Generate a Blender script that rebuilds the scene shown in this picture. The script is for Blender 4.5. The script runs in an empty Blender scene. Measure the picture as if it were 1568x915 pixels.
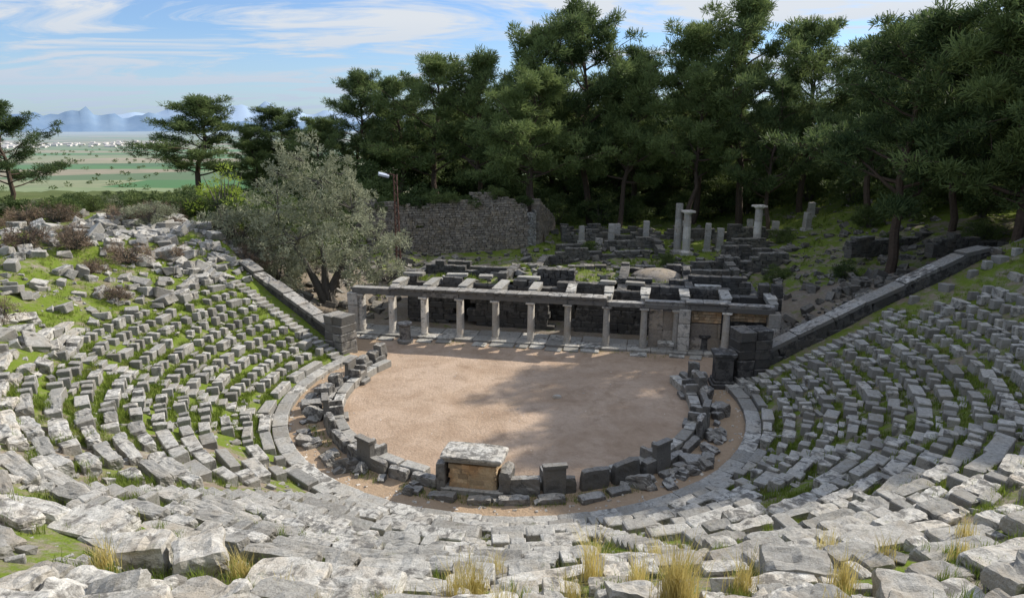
import bpy, bmesh, math, numpy as np
from mathutils import Vector
rng = np.random.default_rng(7)
rad = math.radians
TH = rad(11.5); CX, CY = 0.2, 29.5
ct, st = math.cos(TH), math.sin(TH)
def W(p, q):
    return CX + p*ct + q*st, CY - p*st + q*ct
def POL(r, a):
    return W(r*math.sin(a), -r*math.cos(a))
def sstep(a, b, x):
    t = np.clip((x-a)/(b-a), 0, 1); return t*t*(3-2*t)
def hsh(x, y, s):
    v = np.sin(x*127.1+y*311.7+s*74.7)*43758.5453
    return v-np.floor(v)
def vn(x, y, s=0):
    xi, yi = np.floor(x), np.floor(y); fx, fy = x-xi, y-yi
    fx = fx*fx*(3-2*fx); fy = fy*fy*(3-2*fy)
    a = hsh(xi, yi, s)*(1-fx)+hsh(xi+1, yi, s)*fx
    b = hsh(xi, yi+1, s)*(1-fx)+hsh(xi+1, yi+1, s)*fx
    return a*(1-fy)+b*fy
def toPQ(x, y):
    dx, dy = x-CX, y-CY
    return dx*ct-dy*st, dx*st+dy*ct
def prof(r, al, p):
    front = np.interp(r, [0,10.6,10.9,19,25,30,36,60,90], [0,0,.08,4.36,7.35,9.9,11.0,13,13])
    left = np.interp(r, [0,10.6,10.9,19,24,30,60], [0,0,.08,3.7,5.9,6.3,5.0])
    right = np.interp(r, [0,10.6,10.9,25.5,30,60], [0,0,.08,6.5,7.2,7.6])
    side = np.where(p < 0, left, right)
    wf = 1-sstep(40, 88, al)
    return wf*front+(1-wf)*side
def height(x, y, smooth=False):
    x = np.asarray(x, float); y = np.asarray(y, float)
    p, q = toPQ(x, y); r = np.hypot(p, q); ap = np.abs(p)
    al = np.degrees(np.abs(np.arctan2(p, -q)))
    zc = prof(r, al, p)
    if smooth: return zc
    cap = np.where(p < 0, 3.0, 4.6)
    ho = np.minimum(np.clip(ap-13.5, 0, 99)*.27, cap) + .05*np.clip(q-10, 0, 30)
    ho = ho - np.where(p < -20, np.clip(q-34, 0, 90)*.075, 0)
    sd = r*np.sin(np.arctan2(q, ap)-rad(22.5))
    lim = np.where(p < 0, 18.5, 24.5)
    Wd = .4+np.clip(r-lim, 0, 14)*.8
    w = sstep(0, 1, sd/Wd)
    z = zc*(1-w)+ho*w
    rough = sstep(11, 20, r)*(.22+.35*w)
    z = z+rough*(vn(x*.5, y*.5, 3)-.5)*.9+rough*(vn(x*1.7, y*1.7, 4)-.5)*.4
    z = z+(1-sstep(9, 11, r))*(vn(x*.8, y*.8, 5)-.5)*.07
    far = sstep(95, 520, r)
    return z*(1-far)-100*far
def hz(x, y): return float(height(x, y))
def hs(x, y): return float(height(x, y, True))

# ------------------------------------------------------------ mesh builder
class MB:
    def __init__(s): s.V=[]; s.Q=[]; s.T=[]; s.mq=[]; s.mt=[]; s.n=0
    def add(s, v, q=None, t=None, m=0):
        s.V.append(np.asarray(v, float))
        if q is not None and len(q): s.Q.append(np.asarray(q)+s.n); s.mq.append(np.full(len(q), m))
        if t is not None and len(t): s.T.append(np.asarray(t)+s.n); s.mt.append(np.full(len(t), m))
        s.n += len(v)
    def mesh(s, name, mats, smooth=False):
        me = bpy.data.meshes.new(name)
        V = np.concatenate(s.V)
        Q = np.concatenate(s.Q) if s.Q else np.zeros((0,4), int)
        T = np.concatenate(s.T) if s.T else np.zeros((0,3), int)
        me.vertices.add(len(V)); me.vertices.foreach_set("co", V.ravel())
        nl = len(Q)*4+len(T)*3
        me.loops.add(nl); me.loops.foreach_set("vertex_index", np.concatenate([Q.ravel(), T.ravel()]).astype(np.int32))
        me.polygons.add(len(Q)+len(T))
        ls = np.concatenate([np.arange(len(Q))*4, len(Q)*4+np.arange(len(T))*3])
        me.polygons.foreach_set("loop_start", ls.astype(np.int32))
        mi = np.concatenate(s.mq+s.mt) if (s.mq or s.mt) else []
        me.polygons.foreach_set("material_index", mi.astype(np.int32))
        me.polygons.foreach_set("use_smooth", np.full(len(Q)+len(T), smooth))
        me.update(calc_edges=True); me.validate()
        for m in mats: me.materials.append(m)
        return me
    def obj(s, name, mats, parent=None, smooth=False):
        o = bpy.data.objects.new(name, s.mesh(name, mats, smooth))
        bpy.context.collection.objects.link(o)
        if parent: o.parent = parent
        return o
def empty(name):
    e = bpy.data.objects.new(name, None); bpy.context.collection.objects.link(e); return e
def tpl(kind):
    bm = bmesh.new(); bmesh.ops.create_cube(bm, size=1)
    if kind == 'A':
        bmesh.ops.bevel(bm, geom=bm.edges[:], offset=.055, segments=1, affect='EDGES')
    elif kind == 'B':
        bmesh.ops.subdivide_edges(bm, edges=bm.edges[:], cuts=6, use_grid_fill=True)
    v = np.array([x.co[:] for x in bm.verts]); bm.verts.index_update()
    q = np.array([[a.index for a in f.verts] for f in bm.faces if len(f.verts)==4])
    t = np.array([[a.index for a in f.verts] for f in bm.faces if len(f.verts)==3])
    bm.free()
    if kind == 'B':
        l = np.linalg.norm(v, axis=1, keepdims=True)
        sph = v/l*.62
        k = np.clip((l-.62)/.25, 0, 1)*.38
        v = v*(1-k)+sph*k
    w = np.stack([(.5+v[:,0]*sx)*(.5+v[:,1]*sy)*(.5+v[:,2]*sz) for sx in(-1,1) for sy in(-1,1) for sz in(-1,1)], 1)
    return v, q, (t if len(t) else None), w
TP = {'A': tpl('A'), 'B': tpl('B')}
def n3(v, s):
    a = np.sin(v[:,0]*5.3+s)+np.sin(v[:,1]*6.1+s*1.7+v[:,0]*3)+np.sin(v[:,2]*5.7+s*2.3+v[:,1]*4)
    b = np.sin(v[:,0]*13.3+s*3)+np.sin(v[:,1]*14.1+s*1.1+v[:,2]*7)+np.sin(v[:,2]*12.7+s*.7+v[:,0]*8)
    return a/3+.5*b/3
def box(mb, c, size, rz=0, tilt=(0,0), jit=.06, m=0, k='A'):
    v, q, t, w = TP[k]
    size = np.array(size, float); mn = size.min()
    off = rng.uniform(-jit, jit, (8,3))*max(mn, .3*size.max())
    P = v*size+w@off
    if k == 'B':
        s = rng.uniform(0, 50)
        P = P+(v/np.linalg.norm(v, axis=1, keepdims=True))*(n3(P*2.0, s)*.08*mn+np.abs(n3(P*.9, s+9))*-.10*mn)[:,None]
        P = P+rng.normal(0, .009, P.shape)*min(1, mn*2)
    if tilt[0] or tilt[1]:
        a, b = tilt
        y, z = P[:,1]*math.cos(a)-P[:,2]*math.sin(a), P[:,1]*math.sin(a)+P[:,2]*math.cos(a); P[:,1], P[:,2] = y, z
        x, z = P[:,0]*math.cos(b)+P[:,2]*math.sin(b), -P[:,0]*math.sin(b)+P[:,2]*math.cos(b); P[:,0], P[:,2] = x, z
    c_, s_ = math.cos(rz), math.sin(rz)
    x, y = P[:,0]*c_-P[:,1]*s_, P[:,0]*s_+P[:,1]*c_
    P[:,0], P[:,1] = x, y
    mb.add(P+np.array(c), q, t, m)
def tube(mb, pts, rs, n=7, m=0, cap=False):
    pts = np.array(pts, float); V = []
    for i, p in enumerate(pts):
        d = pts[min(i+1, len(pts)-1)]-pts[max(i-1, 0)]; d = d/(np.linalg.norm(d)+1e-9)
        u = np.cross(d, [0,0,1.0]) if abs(d[2]) < .9 else np.cross(d, [1.0,0,0])
        u /= np.linalg.norm(u); w = np.cross(d, u)
        a = np.arange(n)*2*math.pi/n
        V.append(p+rs[i]*(np.cos(a)[:,None]*u+np.sin(a)[:,None]*w))
    Q = []
    for i in range(len(pts)-1):
        for j in range(n):
            k = (j+1) % n; Q.append([i*n+j, i*n+k, (i+1)*n+k, (i+1)*n+j])
    V = np.concatenate(V); T = []
    if cap:
        b = len(V); V = np.concatenate([V, pts[:1], pts[-1:]]); L = (len(pts)-1)*n
        for j in range(n):
            k = (j+1) % n; T.append([k, j, b]); T.append([L+j, L+k, b+1])
    mb.add(V, Q, T, m)

# ------------------------------------------------------------ materials
def newmat(name):
    m = bpy.data.materials.new(name); m.use_nodes = True; nt = m.node_tree
    for n in list(nt.nodes): nt.nodes.remove(n)
    out = nt.nodes.new('ShaderNodeOutputMaterial'); b = nt.nodes.new('ShaderNodeBsdfPrincipled')
    nt.links.new(b.outputs[0], out.inputs[0]); b.inputs['Roughness'].default_value = .9
    b.inputs['Specular IOR Level'].default_value = .2
    return m, nt, b, out
class N:
    def __init__(s, nt): s.nt = nt
    def lk(s, v, inp):
        if isinstance(v, bpy.types.NodeSocket): s.nt.links.new(v, inp)
        elif v is not None: inp.default_value = v
    def noise(s, co, sc, det=4, rough=.6, dist=0):
        n = s.nt.nodes.new('ShaderNodeTexNoise'); n.inputs['Scale'].default_value = sc
        n.inputs['Detail'].default_value = det; n.inputs['Roughness'].default_value = rough; n.inputs['Distortion'].default_value = dist
        s.lk(co, n.inputs['Vector']); return n.outputs['Fac']
    def vor(s, co, sc, out='Distance', feat='F1'):
        n = s.nt.nodes.new('ShaderNodeTexVoronoi'); n.feature = feat; n.inputs['Scale'].default_value = sc
        s.lk(co, n.inputs['Vector']); return n.outputs[out]
    def math(s, op, a, b=None, cl=False):
        n = s.nt.nodes.new('ShaderNodeMath'); n.operation = op; n.use_clamp = cl
        s.lk(a, n.inputs[0]); s.lk(b, n.inputs[1]); return n.outputs[0]
    def mr(s, v, a, b, c=0, d=1):
        n = s.nt.nodes.new('ShaderNodeMapRange'); s.lk(v, n.inputs[0])
        for i, x in enumerate((a,b,c,d)): s.lk(x, n.inputs[i+1])
        return n.outputs[0]
    def mix(s, f, a, b, mode='MIX'):
        n = s.nt.nodes.new('ShaderNodeMix'); n.data_type = 'RGBA'; n.blend_type = mode
        s.lk(f, n.inputs[0])
        for v, i in ((a,6),(b,7)):
            if isinstance(v, tuple): v = (*v[:3], 1)
            s.lk(v, n.inputs[i])
        return n.outputs[2]
    def ramp(s, f, stops):
        n = s.nt.nodes.new('ShaderNodeValToRGB'); e = n.color_ramp.elements
        while len(e) < len(stops): e.new(.5)
        for x, (p, c) in zip(e, stops): x.position = p; x.color = (*c, 1)
        s.lk(f, n.inputs[0]); return n.outputs[0]
    def bump(s, h, st_, d=.05, nrm=None):
        n = s.nt.nodes.new('ShaderNodeBump'); n.inputs['Strength'].default_value = st_; n.inputs['Distance'].default_value = d
        s.lk(h, n.inputs['Height']); s.lk(nrm, n.inputs['Normal']) if nrm else None
        return n.outputs[0]
    def pos(s): return s.nt.nodes.new('ShaderNodeNewGeometry').outputs['Position']
    def island(s): return s.nt.nodes.new('ShaderNodeNewGeometry').outputs['Random Per Island']
    def nz(s):
        g = s.nt.nodes.new('ShaderNodeNewGeometry'); x = s.nt.nodes.new('ShaderNodeSeparateXYZ')
        s.nt.links.new(g.outputs['Normal'], x.inputs[0]); return x.outputs[2]
def stone(name, light, mid, dark, dk=.5, warm=(.46,.36,.24), wamt=.35, sidedark=.35, bsc=1.0, lo=.58, hi=1.25, moss=0):
    m, nt, b, o = newmat(name); k = N(nt); co = k.pos()
    n1 = k.noise(co, 1.3, 6, .65); n2 = k.noise(co, 9, 6, .7); n3_ = k.noise(co, 3.2, 5, .7, .6)
    col = k.mix(k.mr(n2, .35, .6), mid, light)
    isl = k.island()
    col = k.mix(k.math('MULTIPLY', k.mr(n1, .45, .65), wamt), col, warm)
    lich = k.mr(k.math('ADD', n3_, k.math('MULTIPLY', k.math('SUBTRACT', isl, .5), .22)), .64-.2*dk, .78-.22*dk)
    col = k.mix(k.math('MULTIPLY', lich, .8), col, dark)
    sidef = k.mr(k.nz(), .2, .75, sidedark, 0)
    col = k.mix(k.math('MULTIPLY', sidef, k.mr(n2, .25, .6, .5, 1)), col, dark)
    spk = k.mr(k.noise(co, 40, 3, .6), .56, .68)
    col = k.mix(k.math('MULTIPLY', spk, .45), col, dark)
    if moss: col = k.mix(k.math('MULTIPLY', k.mr(k.noise(co, 2.3, 6, .75), .60, .70), moss), col, (.16,.18,.07))
    val = k.mr(isl, 0, 1, lo, hi)
    hs_ = nt.nodes.new('ShaderNodeHueSaturation'); nt.links.new(col, hs_.inputs['Color']); nt.links.new(val, hs_.inputs['Value'])
    nt.links.new(hs_.outputs[0], b.inputs['Base Color'])
    h = k.math('ADD', k.noise(co, 7, 8, .72), k.math('MULTIPLY', k.noise(co, 30, 4, .7), .4))
    nt.links.new(k.bump(h, .75*bsc, .07), b.inputs['Normal'])
    return m
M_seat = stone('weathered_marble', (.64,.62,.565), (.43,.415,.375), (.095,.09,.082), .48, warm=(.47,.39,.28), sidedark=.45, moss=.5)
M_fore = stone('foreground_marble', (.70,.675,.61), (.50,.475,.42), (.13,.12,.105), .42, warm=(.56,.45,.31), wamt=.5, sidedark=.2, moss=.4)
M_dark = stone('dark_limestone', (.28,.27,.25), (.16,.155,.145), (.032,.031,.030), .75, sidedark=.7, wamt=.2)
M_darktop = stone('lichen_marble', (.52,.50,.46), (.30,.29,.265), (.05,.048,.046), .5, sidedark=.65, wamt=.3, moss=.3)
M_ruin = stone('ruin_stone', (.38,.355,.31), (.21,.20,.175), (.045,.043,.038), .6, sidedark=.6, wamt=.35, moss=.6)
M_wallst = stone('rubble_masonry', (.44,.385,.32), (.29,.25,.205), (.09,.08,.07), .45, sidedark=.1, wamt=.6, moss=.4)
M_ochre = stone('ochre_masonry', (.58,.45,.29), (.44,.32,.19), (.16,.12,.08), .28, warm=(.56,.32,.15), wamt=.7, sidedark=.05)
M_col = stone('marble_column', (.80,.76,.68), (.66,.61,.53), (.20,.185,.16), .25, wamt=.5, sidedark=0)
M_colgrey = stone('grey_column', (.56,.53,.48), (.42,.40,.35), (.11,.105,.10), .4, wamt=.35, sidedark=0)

def foliage(name, dark, light, tr=.3, dry=None):
    m, nt, b, o = newmat(name); k = N(nt)
    oi = nt.nodes.new('ShaderNodeObjectInfo')
    tc = nt.nodes.new('ShaderNodeTexCoord').outputs['Object']
    f = k.math('ADD', k.math('MULTIPLY', k.island(), .45), k.math('MULTIPLY', k.noise(tc, .45, 3), .8))
    f = k.math('ADD', f, k.math('MULTIPLY', k.math('SUBTRACT', oi.outputs['Random'], .5), .45))
    col = k.mix(k.mr(f, .3, .95), dark, light)
    if dry: col = k.mix(k.math('MULTIPLY', k.mr(k.noise(tc, 1.1, 3), .55, .7), .6), col, dry)
    nt.links.new(col, b.inputs['Base Color']); b.inputs['Roughness'].default_value = .65
    t = nt.nodes.new('ShaderNodeBsdfTranslucent'); nt.links.new(col, t.inputs[0])
    ms = nt.nodes.new('ShaderNodeMixShader'); ms.inputs[0].default_value = tr
    nt.links.new(b.outputs[0], ms.inputs[1]); nt.links.new(t.outputs[0], ms.inputs[2]); nt.links.new(ms.outputs[0], o.inputs[0])
    return m
M_pine = foliage('pine_needles', (.058,.095,.038), (.235,.30,.105), .40)
M_olive = foliage('olive_leaves', (.18,.195,.12), (.40,.415,.28), .3)
M_bush = foliage('bush_leaves', (.055,.09,.03), (.18,.23,.075), .3)
M_lime = foliage('lime_leaves', (.20,.29,.03), (.42,.52,.09), .4)
M_brown = foliage('dry_twigs', (.13,.09,.065), (.30,.22,.15), .15)
M_grass = foliage('green_grass', (.09,.15,.02), (.27,.34,.06), .35, dry=(.38,.32,.14))
M_dry = foliage('dry_grass_straw', (.46,.38,.13), (.76,.64,.26), .35)
def bark(name, a, b_):
    m, nt, b, o = newmat(name); k = N(nt); co = k.pos()
    nt.links.new(k.mix(k.noise(co, 6, 5), a, b_), b.inputs['Base Color'])
    nt.links.new(k.bump(k.noise(co, 14, 5), .8, .06), b.inputs['Normal']); return m
M_bark = bark('pine_bark', (.05,.038,.03), (.16,.115,.085))
M_obark = bark('olive_bark', (.06,.055,.05), (.16,.145,.12))
def plain_mat(name, c, r=.5, metal=0):
    m, nt, b, o = newmat(name); k = N(nt)
    nt.links.new(k.mix(k.noise(k.pos(), 8, 4), tuple(x*.7 for x in c), tuple(min(1,x*1.2) for x in c)), b.inputs['Base Color'])
    b.inputs['Roughness'].default_value = r; b.inputs['Metallic'].default_value = metal; return m
M_metal = plain_mat('mast_metal', (.10,.055,.045), .6, .1)
M_lamp = plain_mat('lamp_housing', (.6,.65,.75), .4, .1)
M_house = plain_mat('whitewashed_house', (.7,.66,.62), .9)
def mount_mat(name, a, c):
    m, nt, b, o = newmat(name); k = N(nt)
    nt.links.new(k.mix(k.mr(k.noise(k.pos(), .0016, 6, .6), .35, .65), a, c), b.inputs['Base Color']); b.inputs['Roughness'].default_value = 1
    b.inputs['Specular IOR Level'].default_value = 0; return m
M_mount = mount_mat('hazy_mountain', (.20,.30,.44), (.27,.37,.49))  # aerial haze painted into both ridges as bluish base colour
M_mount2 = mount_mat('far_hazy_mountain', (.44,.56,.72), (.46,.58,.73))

# ground
def ground_mat():
    m, nt, b, o = newmat('ground_soil'); k = N(nt); co = k.pos()
    at = nt.nodes.new('ShaderNodeAttribute'); at.attribute_name = 'mask'
    sp = nt.nodes.new('ShaderNodeSeparateColor'); nt.links.new(at.outputs['Color'], sp.inputs[0])
    sand, path, gr = sp.outputs[0], sp.outputs[1], sp.outputs[2]
    nA = k.noise(co, .7, 6, .65); nB = k.noise(co, 5, 6, .7); nC = k.noise(co, 26, 4, .7)
    soil = k.mix(nB, (.17,.13,.09), (.38,.32,.25))
    peb = k.vor(co, 9, 'Color'); pebd = k.vor(co, 9)
    soil = k.mix(k.math('MULTIPLY', k.mr(nA, .45, .62), .5), soil, k.mix(k.mr(peb, .2, .8), (.24,.215,.185), (.46,.43,.38)))
    sandc = k.mix(k.mr(nA, .3, .7), (.42,.30,.21), (.57,.43,.315))
    sandc = k.mix(k.mr(k.noise(co, .3, 5, .65, .8), .42, .6, 0, .6), sandc, (.66,.515,.395))
    sandc = k.mix(k.mr(k.noise(co, .9, 5, .7, .4), .52, .66, 0, .6), sandc, (.35,.25,.17))
    sandc = k.mix(k.mr(nB, .4, .75, 0, .5), sandc, (.39,.285,.20))
    sandc = k.mix(k.mr(k.noise(co, 45, 2), .60, .7, 0, .6), sandc, (.23,.17,.12))
    pathc = k.mix(nB, (.36,.255,.165), (.56,.42,.29))
    grass = k.mix(nC, (.08,.13,.02), (.24,.31,.05))
    grass = k.mix(k.mr(nB, .5, .7, 0, .6), grass, (.27,.23,.12))
    gn = k.math('ADD', k.math('MULTIPLY', k.noise(co, 1.1, 5, .7), .8), k.math('MULTIPLY', nC, .2))
    gf = k.math('MULTIPLY', k.math('SUBTRACT', k.math('ADD', gn, k.math('MULTIPLY', gr, .7)), .82), 9, True)
    e = k.math('ADD', k.math('MULTIPLY', nB, .8), -.4)
    sf = k.mr(k.math('ADD', sand, e), .35, .6); pf = k.mr(k.math('ADD', path, e), .35, .6)
    col = k.mix(gf, soil, grass); col = k.mix(pf, col, pathc); col = k.mix(sf, col, sandc)
    mp = nt.nodes.new('ShaderNodeMapping'); nt.links.new(co, mp.inputs[0]); mp.inputs['Scale'].default_value = (.0011,.0030,0)
    mp.inputs['Rotation'].default_value = (0,0,.25)
    fc = k.vor(mp.outputs[0], 1.7, 'Color')
    s2 = nt.nodes.new('ShaderNodeSeparateColor'); nt.links.new(fc, s2.inputs[0])
    field = k.ramp(s2.outputs[0], [(0,(.07,.18,.06)),(.22,(.12,.24,.08)),(.42,(.42,.33,.23)),(.58,(.09,.17,.07)),(.78,(.44,.33,.24)),(1,(.24,.30,.14))])
    field = k.mix(k.mr(k.noise(mp.outputs[0], 9, 4), .45, .65, 0, .4), field, (.11,.17,.07))
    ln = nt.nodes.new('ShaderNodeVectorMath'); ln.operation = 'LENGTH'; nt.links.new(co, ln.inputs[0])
    painted_haze = k.mr(ln.outputs['Value'], 900, 12000, .05, .85)
    field = k.mix(painted_haze, field, (.38,.46,.54))  # distance haze painted into the field colour, growing away from the origin
    scrub = k.mix(k.noise(co, .12, 5), (.05,.085,.03), (.20,.22,.10))
    col = k.mix(k.mr(ln.outputs['Value'], 62, 100), col, scrub)
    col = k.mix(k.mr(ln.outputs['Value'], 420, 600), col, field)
    nt.links.new(col, b.inputs['Base Color']); b.inputs['Roughness'].default_value = 1
    b.inputs['Specular IOR Level'].default_value = .0
    h = k.math('ADD', k.math('MULTIPLY', nC, .5), nB); h = k.math('SUBTRACT', h, k.math('MULTIPLY', pebd, .3))
    near = k.mr(ln.outputs['Value'], 100, 250, .8, 0)
    bn = nt.nodes.new('ShaderNodeBump'); bn.inputs['Distance'].default_value = .06
    nt.links.new(h, bn.inputs['Height']); nt.links.new(near, bn.inputs['Strength']); nt.links.new(bn.outputs[0], b.inputs['Normal'])
    return m
def grassprob(x, y):
    p, q = toPQ(np.asarray(x,float), np.asarray(y,float)); r = np.hypot(p, q); al = np.degrees(np.arctan2(p, -q))
    g = np.full(r.shape, .54)
    g = np.where(r < 10.6, .05, g)
    g = np.where((r >= 10.6) & (r < 19), .50, g)
    g = np.where((al < -45) & (r >= 10.6) & (r < 18.5), .66, g)
    g = np.where((al < -45) & (r >= 18.5), .62, g)
    g = np.where((al > 60) & (r > 10.6), .56, g)
    out = q > .41*np.abs(p)+1
    g = np.where(out & (r > 10.6), .38, g)
    g = np.where(out & (q > 20), .55, g)
    g = np.where(out & (q > 30), .66, g)
    return g
def ground():
    R = [0.02]+list(np.arange(.25, 36, .25)); s = .27
    while R[-1] < 32000: s *= 1.075; R.append(R[-1]+s)
    R = np.array(R); n = 512; A = np.arange(n)*2*math.pi/n
    rr, aa = np.meshgrid(R, A, indexing='ij')
    p, q = rr*np.sin(aa), -rr*np.cos(aa)
    x, y = CX+p*ct+q*st, CY-p*st+q*ct
    z = height(x, y)
    V = np.stack([x, y, z], -1).reshape(-1, 3)
    i, j = np.meshgrid(np.arange(len(R)-1), np.arange(n), indexing='ij'); j2 = (j+1) % n
    Q = np.stack([i*n+j, i*n+j2, (i+1)*n+j2, (i+1)*n+j], -1).reshape(-1, 4)[:, ::-1]
    V = np.concatenate([V, [[CX, CY, z[0,0]]]])
    T = np.array([[(jj+1) % n, jj, len(V)-1] for jj in range(n)])[:, ::-1]
    mb = MB(); mb.add(V, Q, T)
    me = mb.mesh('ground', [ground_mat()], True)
    ca = me.color_attributes.new('mask', 'FLOAT_COLOR', 'POINT')
    X, Y = V[:,0], V[:,1]; P, Qq = toPQ(X, Y); r = np.hypot(P, Qq)
    sand = ((r < 8.4) & (Qq < 8)) | ((np.abs(P) < 9.5) & (Qq > 3) & (Qq < 7.9))
    path = ((r >= 8.4) & (r < 10.5) & (Qq < 7.5)) | ((Qq > 3) & (Qq < 7.6) & (np.abs(P) < 16) & (Qq > .41*np.abs(P)))
    C = np.stack([sand.astype(float), path.astype(float), grassprob(X, Y), np.ones(len(V))], 1)
    ca.data.foreach_set('color', C.ravel())
    o = bpy.data.objects.new('ground', me); bpy.context.collection.objects.link(o)
ground()

# ------------------------------------------------------------ seating
def seating():
    mb = MB(); stair = [rad(a) for a in (-107,-65,-22,22,65,107)]
    for i in range(21):
        r0 = 10.8+.72*i
        a = rad(-110.5)
        while a < rad(110.5):
            deg = math.degrees(a); front = abs(deg) < 48
            pegs = (deg < -48 or deg > 55)
            if pegs and i > 0: L = rng.uniform(.20, .36) if rng.random() < .78 else rng.uniform(.5, .9); gap = rng.uniform(.22, .50)
            else: L = rng.uniform(.6, 1.7) if rng.random() < .72 else rng.uniform(.25, .5); gap = rng.uniform(.01, .07) if rng.random() < .7 else rng.uniform(.15, .8)
            rmax = 18.2 if deg < -55 else (25.2 if deg > 55 else 19.0)
            da = L/r0; am = a+da/2; a += da+gap/r0
            if r0 > rmax+vn(np.array(am*6.), np.array(1.), 8)*1.5-.7: continue
            near = min(abs(am-s) for s in stair)*r0
            if near < .34+L/2 and i > 0: continue
            if abs(deg) > 109.3: continue
            drop = vn(np.array(am*r0*.35), np.array(r0*.5), 11)
            if drop > .76 and i > 0 and rng.random() < .85: continue
            dpt = rng.uniform(.34, .50) if pegs else rng.uniform(.36, .52)
            hgt = .42; sg = 1.0 if pegs else .7
            top = hs(*POL(r0+.3, am))+.27+rng.normal(0, .035*sg)
            rc = r0+dpt/2+rng.normal(0, .045*sg)
            if r0 > 17.5: top = max(top, hz(*POL(rc, am))+.12)
            x, y = POL(rc, am)
            box(mb, (x, y, top-hgt/2), (L, dpt, hgt), am-TH+rng.normal(0, .07*sg), (rng.normal(0, .05*sg), rng.normal(0, .045*sg)), .07, k='B' if (front and i > 5 and L > .5) else 'A')
            if pegs and rng.random() < .3:
                x, y = POL(r0+.60, am+gap/r0)
                box(mb, (x, y, hs(x,y)+.03), (rng.uniform(.3,.7), .2, .2), am-TH+rng.normal(0,.15), (0,0), .1)
    for s in stair:
        for j in range(24):
            r = 10.9+.36*j
            if r > 18.6: break
            x, y = POL(r, s+rng.normal(0,.003))
            box(mb, (x, y, hs(x,y)+.04), (.66, .36, .24), s-TH+rng.normal(0,.03), (0,0), .05)
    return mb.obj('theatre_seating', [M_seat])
seating()
def kerb():
    mb = MB(); a = rad(-111)
    while a < rad(111):
        L = rng.uniform(.9, 1.5); da = L/10.4; am = a+da/2; a += da+.012/10.4
        x, y = POL(10.42, am)
        box(mb, (x, y, .08+rng.normal(0,.012)), (L, .62, .26), am-TH, (0,0), .015)
    mb.obj('walkway_kerb', [M_seat])
kerb()

def upper_blocks():
    mb = MB()
    for i in range(17):
        r0 = 18.6+.70*i; a = rad(-74)
        while a < rad(74):
            L = rng.uniform(.35, 1.1) if rng.random() < .6 else rng.uniform(1.1, 2.0)
            if rng.random() < .2: L = rng.uniform(.2,.4)
            da = L/r0; am = a+da/2; a += da+(rng.uniform(.03, .12) if rng.random() < .5 else rng.uniform(.2,.9))/r0
            deg = math.degrees(am)
            if abs(deg) > 58 and rng.random() < .5: continue
            x, y = POL(r0+rng.normal(0,.09), am)
            if math.hypot(x, y) < 4.3 : continue
            if vn(np.array(x*.6), np.array(y*.6), 61) > .70: continue
            h = rng.uniform(.24,.42); dpt = rng.uniform(.30,.56)
            z = hz(x, y)+rng.uniform(-.02, .10)
            box(mb, (x, y, z), (L, dpt, h), am-TH+rng.normal(0,.13), (rng.normal(-.02,.07), rng.normal(0,.06)), .10, k='B')
    for (x, y, L, d, h, rz, dz) in [(-3.6,9.5,1.25,.8,.28,-.10,.26),(-2.35,9.35,1.2,.8,.28,-.10,.26),(-5.2,10.0,.85,.85,.75,.5,.45),(-6.3,10.1,1.0,.7,.55,.1,.35),
                                (1.3,7.2,1.5,.7,.42,.05,.2),(4.6,9.6,1.1,.7,.45,-.2,.3),(3.4,7.3,.8,.6,.4,.6,.2),(-.9,6.9,.8,.6,.4,.8,.2),(6.9,11.2,1.7,.6,.3,.3,.25),(4.4,11,1.5,.6,.3,.2,.22),
                                (-7.9,11.4,1.5,.8,.3,-.3,.24),(-3,7.2,.9,.6,.45,.4,.2),(5.6,8.2,.9,.7,.4,-.3,.2),(-.4,7.9,1.0,.6,.35,.1,.2),(2.9,6.4,1.0,.7,.5,-.3,.2),(-4.6,6.9,.8,.6,.5,.2,.2)]:
        box(mb, (x, y, hz(x,y)+dz-h*.2), (L, d, h), rz, (rng.normal(0,.04), rng.normal(0,.04)), .06, k='B')
    for _ in range(60):
        x, y = rng.uniform(-7,8), rng.uniform(5.2,8.6); s = rng.uniform(.25,.62)
        box(mb, (x, y, hz(x,y)+.12), (s*1.3,s,s*.8), rng.uniform(0,6.28), (rng.normal(0,.3),rng.normal(0,.3)), .22, k='B')
    mb.obj('upper_row_blocks', [M_fore])
upper_blocks()

def scatter(mb, n, samp, smin, smax, m=0, k='A', sink=.15):
    for _ in range(n):
        x, y = samp(); s = smin+(smax-smin)*rng.random()**2.2
        sz = (s*rng.uniform(.8,1.5), s*rng.uniform(.6,1), s*rng.uniform(.4,.8))
        box(mb, (x, y, hz(x,y)+sz[2]*.5-sink*s-.02), sz, rng.uniform(0,6.28), (rng.normal(0,.25), rng.normal(0,.25)), .2, m, k)
def sp(r0, r1, a0, a1):
    return lambda: POL(math.sqrt(rng.uniform(r0*r0, r1*r1)), rad(rng.uniform(a0, a1)))
def sr(x0, x1, y0, y1):
    return lambda: (rng.uniform(x0,x1), rng.uniform(y0,y1))
mb = MB()
scatter(mb, 1500, sp(10.9, 19, -108, 108), .05, .28)
scatter(mb, 1700, sp(18.5, 26, -52, 62), .04, .30)
scatter(mb, 520, sp(18.2, 26, -112, -55), .10, .75)
scatter(mb, 420, sp(19, 30, -125, -98), .15, .95)
scatter(mb, 130, sp(26, 36, -125, -80), .2, 1.0)
mb.obj('loose_rubble', [M_seat])
mb = MB()
scatter(mb, 480, sp(16, 30, 114, 135), .2, .95)
scatter(mb, 250, sp(24.5, 34, 92, 118), .2, .9)
scatter(mb, 330, sr(12, 34, 44, 58), .15, .7)
scatter(mb, 280, sr(-12, 14, 48, 62), .15, .7)
scatter(mb, 260, sr(2, 36, 58, 74), .15, .7)
scatter(mb, 140, sr(-15, -8, 43, 60), .2, .8)
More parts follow.
